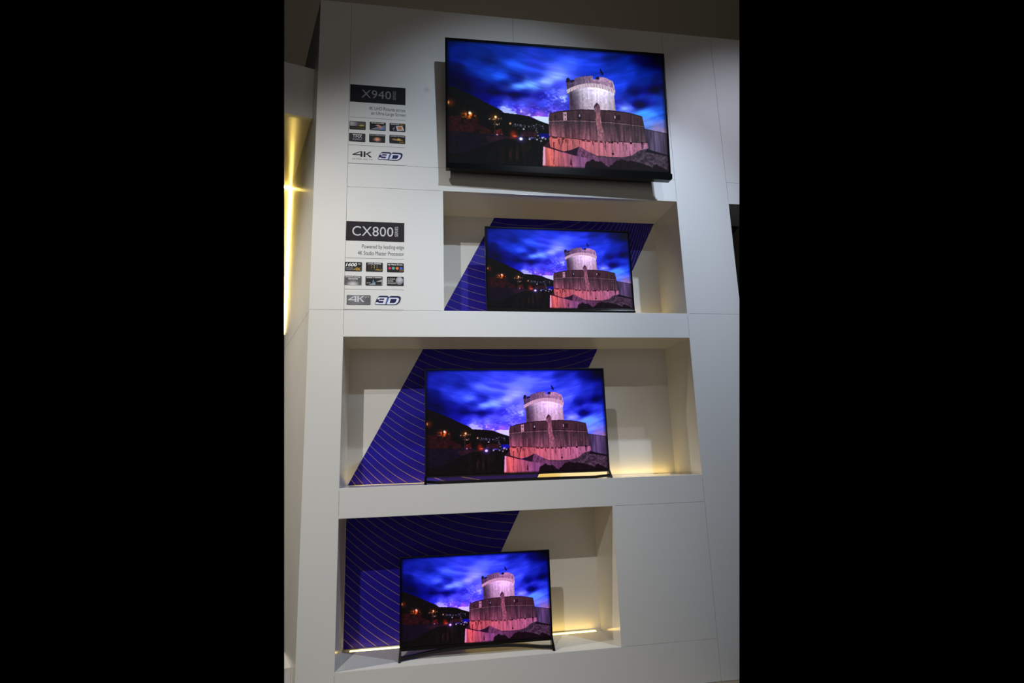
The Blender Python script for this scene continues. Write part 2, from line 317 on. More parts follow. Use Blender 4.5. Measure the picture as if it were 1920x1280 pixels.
    put(lw, np.clip(lc, 0, 1))
    put(poly([c8(85,628), c8(112,632), c8(112,890), c8(78,890)]), (225,165,200)); put(poly([c8(222,560), c8(240,560), c8(236,880), c8(228,880)]), (60,20,34)); put(poly([c8(455,880), c8(462,780), c8(478,830), c8(485,890)]), (60,24,34))
    put(poly([c8(85,628), c8(170,545), c8(185,632), c8(370,692), c8(350,706), c8(180,654)]), (48,20,36)); put(poly([c8(350,696), c8(470,672), c8(580,626), c8(545,756), c8(440,728)]), (34,16,34))
    put(poly([c8(580,626), c8(640,650), c8(720,708), c8(850,768), c8(700,782), c8(545,756)]), np.clip(L((104,62,96))*(.45+1.0*fine[..., None]), 0, 1))
    tb = fbm(U*AS*34, U*0, 151, 4)
    bl = uv([c8(655,960), c8(662,900), c8(672,850), c8(700,832), c8(760,815), c8(830,812), c8(890,828), c8(935,860), c8(985,905), c8(1030,888), c8(1055,835), c8(1100,800), c8(1180,792), c8(1260,812), c8(1350,838), c8(1450,868), c8(1540,900), c8(1585,915), c8(1600,865), c8(1680,880), c8(1760,915), c8(1850,950)])
    edge = np.interp(U, bl[:, 0], bl[:, 1], left=2)+.035*(tb-.5)
    bush = V > edge; img[bush] = (np.clip(L((20,9,15))*(.3+1.2*grain[..., None]), 0, 1))[bush]
    # edge dimming of the backlight
    ed = np.clip(np.minimum.reduce([U*AS*22, (1-U)*AS*22, V*30, (1-V)*40])+.35, 0, 1)[..., None]
    img = np.clip(img*ed, 0, 1)
    return np.where(img <= .04045, img/12.92, ((img+.055)/1.055)**2.4)
# ---------------------------------------------------------------- the setting
ZT, ZA, ZB, ZC, ZD, ZE, ZF, ZG, ZFL = 2.4122, 1.0857, .9042, 0, -.1856, -1.1817, -1.3688, -2.2638, -2.53
X0, X1, XN1, XN3, XR, X2, XE = -.2266, 0, .6789, 1.8201, 2.5, 2.9392, 3.7
XJ, D, TH, GP = 1.242, .442, .018, .0016
def struct(name, bm, m, parent=None, cut=True):
    if cut: clip(bm)
    o = link(name, bm, m, parent)
    if parent is None: o['kind'] = 'structure'
    return o
panels = [(X0, X1, ZC, ZT), (X0, X1, ZFL, ZC), (X1, XJ, ZA, ZT), (XJ, XR, ZA, ZT), (X1, XR, ZB, ZA), (X1, XN1, ZC, ZB), (X1, XR, ZD, ZC), (X1, XR, ZF, ZE),
          (XN3, XR, ZG, ZF), (X1, XR, ZFL, ZG), (XR, X2, ZC, ZT), (XR, XE, ZFL, ZC), (X2, XE, ZA, ZT), (X2, XE, ZB, ZA)]
bm = bmesh.new(); h = GP/2
open_edges = {(XN1, ZC, ZB), }
for x0, x1, z0, z1 in panels:
    a = 0 if x0 == X0 else h; b = h
    box(bm, x0+a, x1-b, 0, TH, z0+h, z1-(0 if z1 == ZT else h), bev=.0006)
wall_front = struct('wall_front', bm, M_front)
bm = bmesh.new()
for x0, x1, z0, z1 in panels:                 # carcass behind the panels, seen only as the dark of the gaps
    box(bm, x0-(.0 if x0 == X0 else .002)+.003, x1+.0, TH+.0003, TH+.016, z0+.003, z1-.003)
struct('panel_backing', bm, M_groove, wall_front)
def niche(x0, x1, z0, z1, dep=D):
    t = .018; y0 = TH+.0165; e = h
    f = 0.0
    struct('niche_back', one(box, x0-t, x1+t, dep, dep+t, z0-t, z1+t), M_liner, wall_front)
    struct('niche_soffit', one(box, x0-t, x1+t, f+.0005, dep, z1-e, z1+t-e), M_liner, wall_front)
    bm = bmesh.new(); box(bm, x0-t, x1+t, f+.0005, .377, z0-t+e, z0+e); box(bm, x0-t, x1+t, .377, .423, z0-t+e, z0-.006); box(bm, x0-t, x1+t, .423, dep, z0-t+e, z0+e)
    struct('niche_shelf', bm, M_liner, wall_front)
    struct('niche_side', one(box, x0-t+e, x0+e, f+.0005, dep, z0+e, z1-e), M_liner, wall_front)
    if x1 < XE: struct('niche_side', one(box, x1-e, x1+t-e, f+.0005, dep, z0+e, z1-e), M_liner, wall_front)
niche(XN1, XR, ZC, ZB); niche(X1, XR, ZE, ZD); niche(X1, XN3, ZG, ZF); niche(X2, XE, ZC, ZB)

# left bay: the stand turns towards the hall here; its side cheek, fascia, deep recess and plinth
TL = math.radians(17.5); EX = Vector((math.cos(TL), math.sin(TL), 0)); ES = Vector((-math.sin(TL), math.cos(TL), 0))
def bay(v): return Vector((X0, 0, ZO))+EX*v.x+ES*v.y+Vector((0, 0, v.z))       # x along the bay (negative = left), y going back
struct('side_cheek', one(box, 0, .02, .002, 1.9, ZFL, ZT, fr=bay), M_cheek, wall_front)
struct('cheek_joint', one(box, -.0006, .001, .004, 1.499, -.0125, -.0105, fr=bay), M_groove, wall_front)
bm = bmesh.new(); box(bm, -1.6, -.001, .20, .24, 1.535, 1.955, fr=bay); wl = struct('wall_left', bm, M_front)
struct('recess_ceiling', one(box, -1.6, -.001, .241, 1.50, 1.557, 1.577, fr=bay), M_liner, wl)
struct('recess_back', one(box, -1.9, -.001, 1.50, 1.53, ZFL, 1.62, fr=bay), M_liner, wl)
struct('recess_floor', one(box, -1.6, -.001, .20, 1.50, -2.29, -2.27, fr=bay), M_liner, wl)
struct('plinth', one(box, -1.6, -.001, .20, .22, ZFL, -2.29, fr=bay), M_front, wl)
struct('ceiling', one(box, -9, 16, -9, 22, 5.0, 5.05), M_ceil)
struct('floor', one(box, -3, 5, -8, .0, ZFL-.02, ZFL-.001), M_floor)

# ---------------------------------------------------------------- light strips
def strip(x0, x1, z, label):
    t = empty('light_strip', ((x0+x1)/2, .403, z+ZO+h), label, 'light strip', 'warm light strips along the niche shelves')
    link('channel', one(box, x0-.004, x1+.004, .378, .422, z-.006, z-.0035), M_chan, t)
    link('diffuser', one(box, x0, x1, .381, .419, z-.0035, z-.0015), M_led, t)
strip(.05, 1.772, ZG, 'warm yellow light strip along the back of the lowest niche shelf')
strip(.05, 2.45, ZE, 'warm light strip at the back of the middle niche shelf')
strip(.73, 2.45, ZC, 'warm light strip hidden at the back of the upper niche, behind the upper niche television')
t = empty('light_strip', bay(Vector((-.05, 1.48, -2.27))), 'tall warm light strip shining up the corner of the left recess', 'light strip')
bm = bmesh.new(); box(bm, -.013, -.003, 1.490, 1.4995, -2.26, 1.545, fr=bay); clip(bm); link('vertical_diffuser', bm, M_led2, t)
bm = bmesh.new(); box(bm, -1.5, -.003, 1.490, 1.4995, 1.546, 1.5565, fr=bay); clip(bm); link('top_diffuser', bm, M_led2, t)

# ---------------------------------------------------------------- printed graphics on the niche backs
def graphic_mat(name, xc, l2, l4, r2, r4, sp, ph):
    m = mat(name, srgb(38, 28, 150), .45, spec=.15); b = bsdf(m); g = N(m, 'ShaderNodeNewGeometry'); s = N(m, 'ShaderNodeSeparateXYZ'); LK(m, g.outputs['Position'], s.inputs[0])
    def MA(op, a, bb=None, c=None):
        n = N(m, 'ShaderNodeMath', operation=op)
        for i, v in enumerate((a, bb, c)):
            if v is None: continue
            if isinstance(v, (int, float)): n.inputs[i].default_value = v
            else: LK(m, v, n.inputs[i])
        return n.outputs[0]
    u = MA('SUBTRACT', s.outputs[0], xc); L = MA('MAXIMUM', MA('MULTIPLY', u, -1), 0); Rr = MA('MAXIMUM', u, 0)
    def q(v, a, c): v2 = MA('MULTIPLY', v, v); return MA('ADD', MA('MULTIPLY', v2, a), MA('MULTIPLY', MA('MULTIPLY', v2, v2), c))
    def dq(v, a, c): return MA('ADD', MA('MULTIPLY', v, 2*a), MA('MULTIPLY', MA('MULTIPLY', MA('MULTIPLY', v, v), v), 4*c))
    f = MA('ADD', q(L, l2, l4), q(Rr, r2, r4)); sl = MA('ADD', dq(L, l2, l4), dq(Rr, r2, r4))
    k = MA('DIVIDE', MA('SUBTRACT', MA('ADD', s.outputs[2], ph-ZO), f), sp)
    fr = MA('ABSOLUTE', MA('SUBTRACT', MA('FRACT', k), .5))            # 0 on a line
    wd = MA('MULTIPLY', MA('SQRT', MA('ADD', MA('MULTIPLY', sl, sl), 1)), .0019/sp)
    on = MA('LESS_THAN', fr, wd)
    x = N(m, 'ShaderNodeMix', data_type='RGBA'); x.inputs[6].default_value = (.012, .006, .30, 1); x.inputs[7].default_value = srgb(124, 110, 108)
    LK(m, on, x.inputs[0]); LK(m, x.outputs[2], b.inputs['Base Color'])
    return m
def graphic(pts, m, label):
    o = link('printed_graphic', one(prism, pts, D-.0015, D-.0002), m); tag(o, label, 'wall graphic', 'blue printed graphics on the niche backs')
graphic([(XN1+.003, ZC+.003), (XN1+.003, .088), (1.117, ZB-.003), (2.495, ZB-.003), (2.02, ZC+.003)], graphic_mat('blue print with arcs, upper', 1.37, .30, .09, .40, .55, .0636, .015),
        'blue slanted graphic with pale arcs behind the television in the upper niche')
graphic([(.008, ZE+.003), (.541, ZD-.003), (1.925, ZD-.003), (1.39, ZE+.003)], graphic_mat('blue print with arcs, middle', 1.25, .25, .0875, .25, .0875, .0636, .02),
        'blue slanted graphic with pale arcs behind the television in the widest, middle niche')
graphic([(.003, ZG+.003), (.003, ZF-.003), (1.268, ZF-.003), (.80, ZG+.003)], graphic_mat('blue print with arcs, lower', 1.35, .275, .02, .275, .02, .060, .03),
        'dark blue graphic with pale arcs filling the left of the lowest niche')
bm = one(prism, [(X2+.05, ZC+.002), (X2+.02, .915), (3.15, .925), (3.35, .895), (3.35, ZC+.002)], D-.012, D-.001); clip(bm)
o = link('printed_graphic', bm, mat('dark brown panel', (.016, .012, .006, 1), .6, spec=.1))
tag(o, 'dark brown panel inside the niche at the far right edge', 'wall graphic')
# ---------------------------------------------------------------- television sets
NW, NH = 640, 360
pic = paint_picture(NW, NH)
me_pic = bpy.data.meshes.new('screen')
gx, gz = np.meshgrid(np.linspace(0, 1, NW), np.linspace(1, 0, NH))
co = np.stack([gx, np.zeros_like(gx), gz], -1).reshape(-1, 3)
idx = np.arange(NW*NH).reshape(NH, NW)
fc = np.stack([idx[1:, :-1], idx[1:, 1:], idx[:-1, 1:], idx[:-1, :-1]], -1).reshape(-1, 4)
me_pic.vertices.add(len(co)); me_pic.vertices.foreach_set('co', co.ravel().astype(np.float32))
me_pic.loops.add(fc.size); me_pic.loops.foreach_set('vertex_index', fc.ravel().astype(np.int32))
me_pic.polygons.add(len(fc)); me_pic.polygons.foreach_set('loop_start', np.arange(0, fc.size, 4, dtype=np.int32)); me_pic.polygons.foreach_set('loop_total', np.full(len(fc), 4, np.int32))
me_pic.update(calc_edges=True)
at = me_pic.color_attributes.new('picture', 'FLOAT_COLOR', 'POINT')
at.data.foreach_set('color', np.c_[pic.reshape(-1, 3), np.ones(NW*NH)].astype(np.float32).ravel())
def screen_mat(name, kr, kg, kb, kw, c1):
    """same picture on every set; each set shows it with its own colour gains (k = gains, kw = extra push of the blues, c1 = whitening of strong blues)"""
    m = mat(name, (.004, .004, .005, 1), .5, spec=.03); b = bsdf(m)
    a = N(m, 'ShaderNodeAttribute', attribute_name='picture'); s = N(m, 'ShaderNodeSeparateColor'); LK(m, a.outputs['Color'], s.inputs[0])
    def MA(op, *v):
        n = N(m, 'ShaderNodeMath', operation=op)
        for i, q in enumerate(v):
            if isinstance(q, (int, float)): n.inputs[i].default_value = q
            else: LK(m, q, n.inputs[i])
        return n.outputs[0]
    r, g, bl = s.outputs
    w_ = MA('DIVIDE', MA('MAXIMUM', MA('SUBTRACT', bl, r), 0), MA('ADD', bl, .004))
    B = MA('MULTIPLY_ADD', bl, kb, MA('MULTIPLY', MA('POWER', bl, .65), MA('MULTIPLY', MA('MULTIPLY', w_, w_), kw))); B2 = MA('MULTIPLY', MA('MULTIPLY', B, B), MA('MULTIPLY', w_, c1))
    c = N(m, 'ShaderNodeCombineColor'); LK(m, MA('MULTIPLY_ADD', r, kr, B2), c.inputs[0]); LK(m, MA('MULTIPLY_ADD', g, kg, B2), c.inputs[1]); LK(m, B, c.inputs[2])
    LK(m, c.outputs[0], b.inputs['Emission Color']); b.inputs['Emission Strength'].default_value = 1
    return m
def frame_fn(x, y, z, yaw, tilt):
    ex = Vector((math.cos(yaw), math.sin(yaw), 0)); n = Vector((math.sin(yaw), -math.cos(yaw), 0)); ez = Vector((0, 0, math.cos(tilt)))+n*math.sin(tilt); bk = -(n*math.cos(tilt)-Vector((0, 0, math.sin(tilt))))
    o = Vector((x, y, z+ZO))
    return (lambda v: o+ex*v.x+bk*v.y+ez*v.z), ex, bk, ez
def television(x, y, z, w_, h_, yaw, tilt, label, smat, bez, top, bot, group=None, bar=None, dep=.045, base=None):
    fr, ex, bk, ez = frame_fn(x, y, z, yaw, tilt)
    c = fr(Vector((w_/2, .03, -bot)))
    if base is not None: c.z = base+ZO
    t = empty('television', c, label, 'television', group)
    bm = bmesh.new(); box(bm, -bez, w_+bez, .006, .022, -bot, h_+top, bev=.002, fr=fr); box(bm, .08, w_-.08, .022, dep, .03, h_-.12, bev=.006, fr=fr)
    link('housing', bm, M_black, t)
    bm = bmesh.new()
    box(bm, -bez, -.0008, -.003, .0058, -bot, h_+top, bev=.0012, fr=fr); box(bm, w_+.0008, w_+bez, -.003, .0058, -bot, h_+top, bev=.0012, fr=fr)
    box(bm, -.0008, w_+.0008, -.003, .0058, h_+.0008, h_+top, bev=.0012, fr=fr); box(bm, -.0008, w_+.0008, -.003, .0058, -bot, -.0008, bev=.0012, fr=fr)
    link('bezel', bm, M_gloss, t)
    s = bpy.data.objects.new('screen', me_pic); C.objects.link(s); s.parent = t
    o = fr(Vector((0, .002, 0)))
    R_ = Matrix((ex, bk, ez)).transposed().to_4x4()
    s.matrix_local = Matrix.Translation(o-world_loc(t)) @ R_ @ Matrix.Diagonal((w_, 1, h_, 1))
    if not len(me_pic.materials): me_pic.materials.append(smat)
    s.material_slots[0].link = 'OBJECT'; s.material_slots[0].material = smat
    return t, fr
big, fr = television(.7075, -.125, 1.064, 1.672, .950, -.020, .072, 'very large black wall-mounted television at the top of the display wall', screen_mat('picture, large set', 1.0, 1.0, 1.0, .04, .01), .013, .016, .018, dep=.05)
W = 1.672
bm = bmesh.new()
prism(bm, [(-.013, -.018), (W+.018, -.018), (W+.018, -.055), (W+.006, -.068), (-.013, -.045)], -.012, .040, fr=fr)
link('lower_bar', bm, M_gloss, big)
bm = bmesh.new(); box(bm, .45, 1.22, .046, .052, .25, .70, fr=fr)
for xx in (.55, 1.08): box(bm, xx, xx+.05, .052, .075, .18, .74, fr=fr)
box(bm, 1.10, 1.95, -.004, 0, 1.30, 1.80)
for xx in (1.25, 1.78): box(bm, xx, xx+.05, -.075, -.004, 1.5, 1.56)
link('wall_bracket', bm, M_black, big)

up, fr = television(1.003, .100, .055, 1.114, .618, 0, 0, 'black television partly hidden by the shelf edge in the upper niche', screen_mat('picture, upper niche', 1.05, .80, 1.0, .40, .015), .010, .010, .012, base=ZC, group='televisions on the niche shelves')
link('lower_bar', one(box, -.011, 1.126, -.010, .03, -.036, -.0122, bev=.003, fr=fr), M_gloss, up)
for xx in (.12, .93):
    bm = bmesh.new(); box(bm, xx, xx+.07, -.05, .13, -.0535, -.046, bev=.002, fr=fr); box(bm, xx+.02, xx+.05, .0, .03, -.046, -.030, fr=fr); link('foot', bm, M_gloss, up)

def bow_stand(t, fr, w_, bez, zb, drop, side=.0, rise=0):
    """two flared corner blades joined by a bowed bar"""
    for sx, xx in ((-1, -bez), (1, w_+bez)):
        g = bmesh.new(); top = zb+.012; bt = zb-drop
        a = [(xx-sx*.012, -.002, top), (xx+sx*.001, -.002, top), (xx+sx*.001, .02, top), (xx-sx*.012, .02, top)]
        b = [(xx-sx*.010, -.045, bt), (xx+sx*side, -.045, bt), (xx+sx*side, .05, bt), (xx-sx*.010, .05, bt)]
        va = [g.verts.new(p) for p in a]; vb = [g.verts.new(p) for p in b]; g.faces.new(va); g.faces.new(vb[::-1])
        for i in range(4): g.faces.new((va[i], va[(i+1) % 4], vb[(i+1) % 4], vb[i]))
        bmesh.ops.bevel(g, geom=g.edges[:], offset=.0015, segments=2, affect='EDGES')
        bm = bmesh.new(); add(bm, g, fr); link('foot', bm, M_gloss, t)
    g = bmesh.new(); n = 40; prev = None; L0_, L1_ = -bez+.004, w_+bez-.004
    for i in range(n+1):
        s = i/n; xx = L0_+(L1_-L0_)*s; arch = 1-abs(2*s-1)**2.5
        yy = -.018+.085*arch; zc_ = zb-drop+.009+rise*arch; hh = .009
        if s < .08 or s > .92: zc_ += .010*(1-min(s, 1-s)/.08)
        sec = [g.verts.new((xx, yy-.010, zc_-hh)), g.verts.new((xx, yy+.012, zc_-hh)), g.verts.new((xx, yy+.012, zc_+hh)), g.verts.new((xx, yy-.010, zc_+hh))]
        if prev:
            for k in range(4): g.faces.new((prev[k], prev[(k+1) % 4], sec[(k+1) % 4], sec[k]))
        else: g.faces.new(sec)
        prev = sec
    g.faces.new(prev[::-1]); bm = bmesh.new(); add(bm, g, fr); link('stand_bar', bm, M_gloss, t)
mid, fr = television(.5543, .055, -1.1260, 1.271, .714, 0, 0, 'black television on a bow stand in the widest, middle niche', screen_mat('picture, middle niche', 1.15, .78, 1.05, .85, .03), .009, .010, .012, base=ZE, group='televisions on the niche shelves')
bow_stand(mid, fr, 1.271, .009, -.012, .0432, side=.006)
low, fr = television(.394, .108, -2.190, .975, .541, -.030, 0, 'smallest television, on a bow stand in the lowest niche', screen_mat('picture, lowest niche', 1.12, .65, 1.0, .70, .025), .010, .008, .018, base=ZG, group='televisions on the niche shelves')
bow_stand(low, fr, .975, .010, -.018, .0552, side=.006, rise=.022)
# ---------------------------------------------------------------- signs, captions and badges on the wall (all measured on the panel face)
FLATS = {}
def flat(r, g, b, rough=.5):
    k = (r, g, b, rough)
    if k not in FLATS: FLATS[k] = mat('print %d %d %d' % (r, g, b), srgb(r, g, b), rough, spec=.15)
    return FLATS[k]
def rrect(x0, x1, z0, z1, r, n=4):
    p = []
    for cx, cz, a0 in ((x1-r, z1-r, 0), (x0+r, z1-r, 90), (x0+r, z0+r, 180), (x1-r, z0+r, 270)):
        for i in range(n+1): a = math.radians(a0+90*i/n); p.append((cx+r*math.cos(a), cz+r*math.sin(a)))
    return p
def disc(cx, cz, r, n=20): return [(cx+r*math.cos(2*math.pi*i/n), cz+r*math.sin(2*math.pi*i/n)) for i in range(n)]
def shape(name, polys, y, m, parent, t=.0005, label=None):
    bm = bmesh.new()
    for i, p in enumerate(polys): prism(bm, p, y-t-i*.00006, y)
    return link(name, bm, m, parent, label=label)
def text_bm(s, x0, x1, z0, z1, y, bold=0.0, shear=0.0, rot=False, t=.0004, keep=False, gap=1.0, skew=0):
    cu = bpy.data.curves.new('t', 'FONT'); cu.body = s; cu.size = 1; cu.offset = bold; cu.shear = shear; cu.space_character = gap; cu.extrude = .01; cu.resolution_u = 6; cu.align_x = 'LEFT'; cu.space_line = .95
    ob = bpy.data.objects.new('t', cu); C.objects.link(ob); dg = bpy.context.evaluated_depsgraph_get(); me = bpy.data.meshes.new_from_object(ob.evaluated_get(dg))
    bpy.data.objects.remove(ob); bm = bmesh.new(); bm.from_mesh(me); bpy.data.meshes.remove(me); bpy.data.curves.remove(cu)
    if rot:
        for v in bm.verts: v.co = Vector((-v.co.y, v.co.x, v.co.z))
    ax = min(v.co.x for v in bm.verts); bx = max(v.co.x for v in bm.verts); ay = min(v.co.y for v in bm.verts); by = max(v.co.y for v in bm.verts)
    for v in bm.verts: v.co = Vector((x0+(v.co.x-ax)/(bx-ax)*(x1-x0), y-t*(v.co.z+.01)/.02, z0+(v.co.y-ay)/(by-ay)*(z1-z0)+ZO))
    return bm
def text(s, x0, x1, z0, z1, y, m, parent, name='lettering', **k): return link(name, text_bm(s, x0, x1, z0, z1, y, **k), m, parent)
def stroke(x0, z0, x1, z1, w):
    d = Vector((x1-x0, z1-z0)).normalized(); n = Vector((-d.y, d.x))*w/2
    return [(x0+n.x, z0+n.y), (x1+n.x, z1+n.y), (x1-n.x, z1-n.y), (x0-n.x, z0-n.y)]
def four_k(x0, x1, z0, z1):
    f = lambda a, b: (x0+a/465*(x1-x0), z1-b/150*(z1-z0))
    return [[f(0, 85), f(185, 0), f(225, 0), f(60, 85)], [f(0, 85), f(240, 85), f(240, 108), f(0, 108)], [f(190, 0), f(234, 0), f(234, 150), f(190, 150)],
            [f(262, 0), f(306, 0), f(306, 150), f(262, 150)], [f(306, 72), f(410, 0), f(460, 0), f(330, 88)], [f(330, 62), f(350, 52), f(465, 150), f(405, 150)]]
def grad(name, c0, c1, cx, cz, r, sx=1.0, inner=0):
    m = mat(name, c0, .45); b = bsdf(m); g = N(m, 'ShaderNodeNewGeometry'); v = N(m, 'ShaderNodeVectorMath', operation='SUBTRACT'); v.inputs[1].default_value = (cx, 0, cz+ZO); LK(m, g.outputs['Position'], v.inputs[0])
    s = N(m, 'ShaderNodeVectorMath', operation='MULTIPLY'); s.inputs[1].default_value = (1/(r*sx), 0, 1/r); LK(m, v.outputs[0], s.inputs[0])
    l = N(m, 'ShaderNodeVectorMath', operation='LENGTH'); LK(m, s.outputs[0], l.inputs[0])
    rp = N(m, 'ShaderNodeMapRange', interpolation_type='SMOOTHSTEP'); rp.inputs[1].default_value = inner; rp.inputs[2].default_value = 1; rp.inputs[3].default_value = 1; rp.inputs[4].default_value = 0; LK(m, l.outputs['Value'], rp.inputs[0])
    x = N(m, 'ShaderNodeMix', data_type='RGBA'); x.inputs[6].default_value = c0; x.inputs[7].default_value = c1; LK(m, rp.outputs[0], x.inputs[0]); LK(m, x.outputs[2], b.inputs['Base Color'])
    return m
WH = flat(235, 235, 238); SIL = flat(205, 205, 210); GR = flat(70, 72, 76); PL = flat(34, 34, 39, .7); PLX = flat(48, 44, 50, .7); GO = flat(205, 165, 75); DK = flat(30, 30, 33)
Y0 = -.0002
# series signs
def series(x0, x1, z0, z1, word, wx0, wx1, wz0, wz1, sx0, sx1, sz0, sz1, label, col, lc):
    t = empty('series_sign', Vector(((x0+x1)/2, 0, z0+ZO)), label, 'sign', 'dark series signs on the display wall')
    link('plate', one(box, x0, x1, -.003, Y0, z0, z1, bev=.0004), col, t)
    text(word, wx0, wx1, wz0, wz1, -.003, lc, t, bold=0, gap=1.05); text('SERIES', sx0, sx1, sz0, sz1, -.003, lc, t, rot=True)
series(.005, .406, 1.578, 1.718, 'X940', .087, .300, 1.615, 1.680, .313, .336, 1.612, 1.685, 'dark plate with dim grey series lettering, left of the big wall television', PL, flat(135, 135, 140))
series(.002, .402, .501, .643, 'CX800', .044, .325, .536, .607, .337, .359, .537, .612, 'dark plate with bright silver series lettering, left of the upper niche', PLX, flat(215, 215, 222))
# captions
def caption(lines, label):
    xm = sum(l[1]+l[2] for l in lines)/len(lines)/2; t = empty('caption', Vector((xm, 0, min(l[3] for l in lines)+ZO)), label, 'lettering', 'grey captions under the series signs')
    for s, x0, x1, z0, z1 in lines: text(s, x0, x1, z0, z1, Y0, GR, t)
caption([('4K UHD Pictures across', .142, .405, 1.520, 1.548), ('an Ultra-Large Screen', .159, .407, 1.474, 1.509)], 'grey two-line caption about pictures across an ultra-large screen')
caption([('Powered by leading-edge', .112, .402, .436, .474), ('4K Studio Master Processor', .084, .402, .396, .426)], 'grey two-line caption about the leading-edge studio processor')
# rules
def rule(x0, x1, z, label):
    o = link('divider_line', one(box, x0, x1, -.0007, Y0, z-.0011, z+.0011), flat(125, 127, 130)); tag(o, label, 'divider line', 'thin grey divider lines between the wall prints')
rule(.004, .406, 1.453, 'thin grey line between the upper caption and its badges')
rule(.003, .406, 1.231, 'thin grey line under the upper badges, above the black 4K lettering')
rule(.001, .408, 1.0885, 'thin grey line below the upper 4K and 3D marks')
rule(.0, .402, .3725, 'thin grey line between the lower caption and its badges')
rule(.0, .401, .147, 'thin grey line under the lower badges, above the grey 4K plate')
rule(.0, .399, .0035, 'thin dark line below the lower 4K and 3D marks, level with the shelf top')
# feature badges
def badge(x0, z0, label, col=DK, w=.115, h=.066):
    t = empty('feature_badge', Vector((x0+w/2, 0, z0+ZO)), label, 'badge', 'small dark feature badges on the display wall')
    link('plate', one(prism, rrect(x0, x0+w, z0, z0+h, .006), -.0020, Y0), col, t)
    f = lambda a, b: (x0+a*w, z0+b*h)
    def T(s, a0, a1, b0, b1, m=WH, **k): text(s, *(f(a0, b0)[0], f(a1, b0)[0]), *(f(a0, b0)[1], f(a0, b1)[1]), -.0020, m, t, **k)
    def S(name, polys, m, y=-.0020): shape(name, [[f(a, b) for a, b in p] for p in polys], y, m, t)
    return T, S, f
HB = .0665
T, S, f = badge(.006, 1.354, 'badge with grey haze and gold mark, top left of the upper badges')
S('picture', [[(.03, .40), (.03, .95), (.95, .95), (.95, .40)]], grad('haze print', srgb(48, 46, 44), srgb(170, 168, 175), .022, 1.400, .05)); S('symbol', [[(.60, .5), (.72, .62), (.80, .58), (.92, .52), (.85, .42), (.74, .40), (.62, .44)]], GO, -.0026); T('STUDIO MASTER 4K', .08, .92, .12, .24, flat(150, 130, 70))
T, S, f = badge(.149, 1.357, 'badge reading TV ANYWHERE with a reaching hand, upper badges')
T('TV ANYWHERE', .10, .90, .79, .95, bold=.02); S('picture', [[(.04, .06), (.45, .42), (.96, .66), (.96, .06)]], flat(125, 128, 145))
S('hand', [[(.38, .60), (.50, .72), (.66, .62), (.74, .42), (.84, .30), (.74, .20), (.62, .30), (.50, .46)], [(.30, .56), (.44, .60), (.46, .52)]], flat(200, 150, 135), -.0026); S('cuff', [[(.74, .16), (.84, .36), (.94, .34), (.95, .06), (.80, .06)]], flat(90, 130, 200), -.0027)
T, S, f = badge(.291, 1.357, 'badge reading QUAD-CORE PRO with a tilted chip, upper badges')
T('QUAD-CORE', .07, .60, .79, .93, bold=.015); T('PRO', .66, .92, .79, .93, GO); T('4', .18, .34, .10, .58, flat(150, 140, 190), shear=.3)
S('chip', [[(.40, .66), (.82, .72), (.94, .16), (.48, .06)]], flat(205, 195, 200)); S('chip_core', [[(.52, .56), (.74, .60), (.80, .28), (.56, .24)]], flat(195, 120, 60), -.0026)
T, S, f = badge(.005, 1.258, 'dark badge with serif-like initials over small print, lower left of the upper badges', flat(50, 50, 55))
T('THX', .22, .80, .44, .86, bold=.0); S('crossbar', [[(.22, .84), (.80, .84), (.80, .88), (.22, .88)]], WH); T('4K DISPLAY', .22, .80, .20, .34, SIL)
T, S, f = badge(.147, 1.260, 'badge reading STUDIO MASTER COLOUR with a glowing spark, upper badges')
T('STUDIO MASTER COLOUR', .05, .95, .80, .93); S('picture', [disc(.5, .36, .28, 24)], grad('spark print', srgb(30, 30, 33), srgb(255, 150, 110), .147+.0575, 1.260+.024, .022, 1.3))
T, S, f = badge(.291, 1.261, 'badge reading CONTENT OPTIMIZER with golden shapes, upper badges')
T('CONTENT OPTIMIZER', .05, .95, .79, .93); S('picture', [[(.15, .50), (.30, .60), (.45, .52), (.55, .62), (.66, .58), (.82, .42), (.88, .30), (.60, .30), (.35, .34), (.18, .42)]], flat(165, 120, 75)); S('symbol', [[(.48, .52), (.58, .62), (.68, .54), (.66, .36), (.50, .38)]], flat(215, 185, 80), -.0026); T('4K PRO', .62, .92, .09, .22, GO)
T, S, f = badge(-.001, .276, 'badge reading 1600 Hz with gold 4K, top left of the lower badges')
T('1600', .05, .72, .52, .92, shear=.25, bold=.03); T('Hz', .77, .92, .72, .90, shear=.25)
T('INTELLIGENT', .07, .50, .30, .39, SIL); T('FRAME CREATION', .07, .50, .14, .23, SIL)
S('symbol', [[((a-.0), b) for a, b in p] for p in four_k(.52, .94, .06, .40)], GO)
T, S, f = badge(.141, .276, 'badge reading LOCAL DIMMING PRO with rows of glowing dots, lower badges')
T('LOCAL DIMMING', .11, .90, .79, .95, bold=.02)
cols = [(120, 60, 45), (215, 140, 110), (245, 240, 120), (205, 160, 140), (110, 55, 45)]
for i, cc in enumerate(cols):
    for j in range(3):
        if j == 2 and i > 2: continue
        kf = (1, .95, .7)[j]
        S('dot', [[(.17+.165*i+.028*math.cos(a*math.pi/4), .64-.18*j+.05*math.sin(a*math.pi/4)) for a in range(8)]], flat(*[int(c*kf) for c in cc]))
T('PRO', .57, .94, .10, .30, GO, shear=.25, bold=.01)
T, S, f = badge(.285, .275, 'badge reading my Home Screen 2.0 with four coloured circles, lower badges')
T('my Home Screen', .05, .93, .70, .94, bold=.015)
for a, cc in ((.16, (215, 45, 110)), (.38, (80, 185, 160)), (.61, (235, 125, 60)), (.84, (75, 95, 200))): S('circle', [[(a+.088*math.cos(k*math.pi/10), .43+.153*math.sin(k*math.pi/10)) for k in range(20)]], flat(*cc))
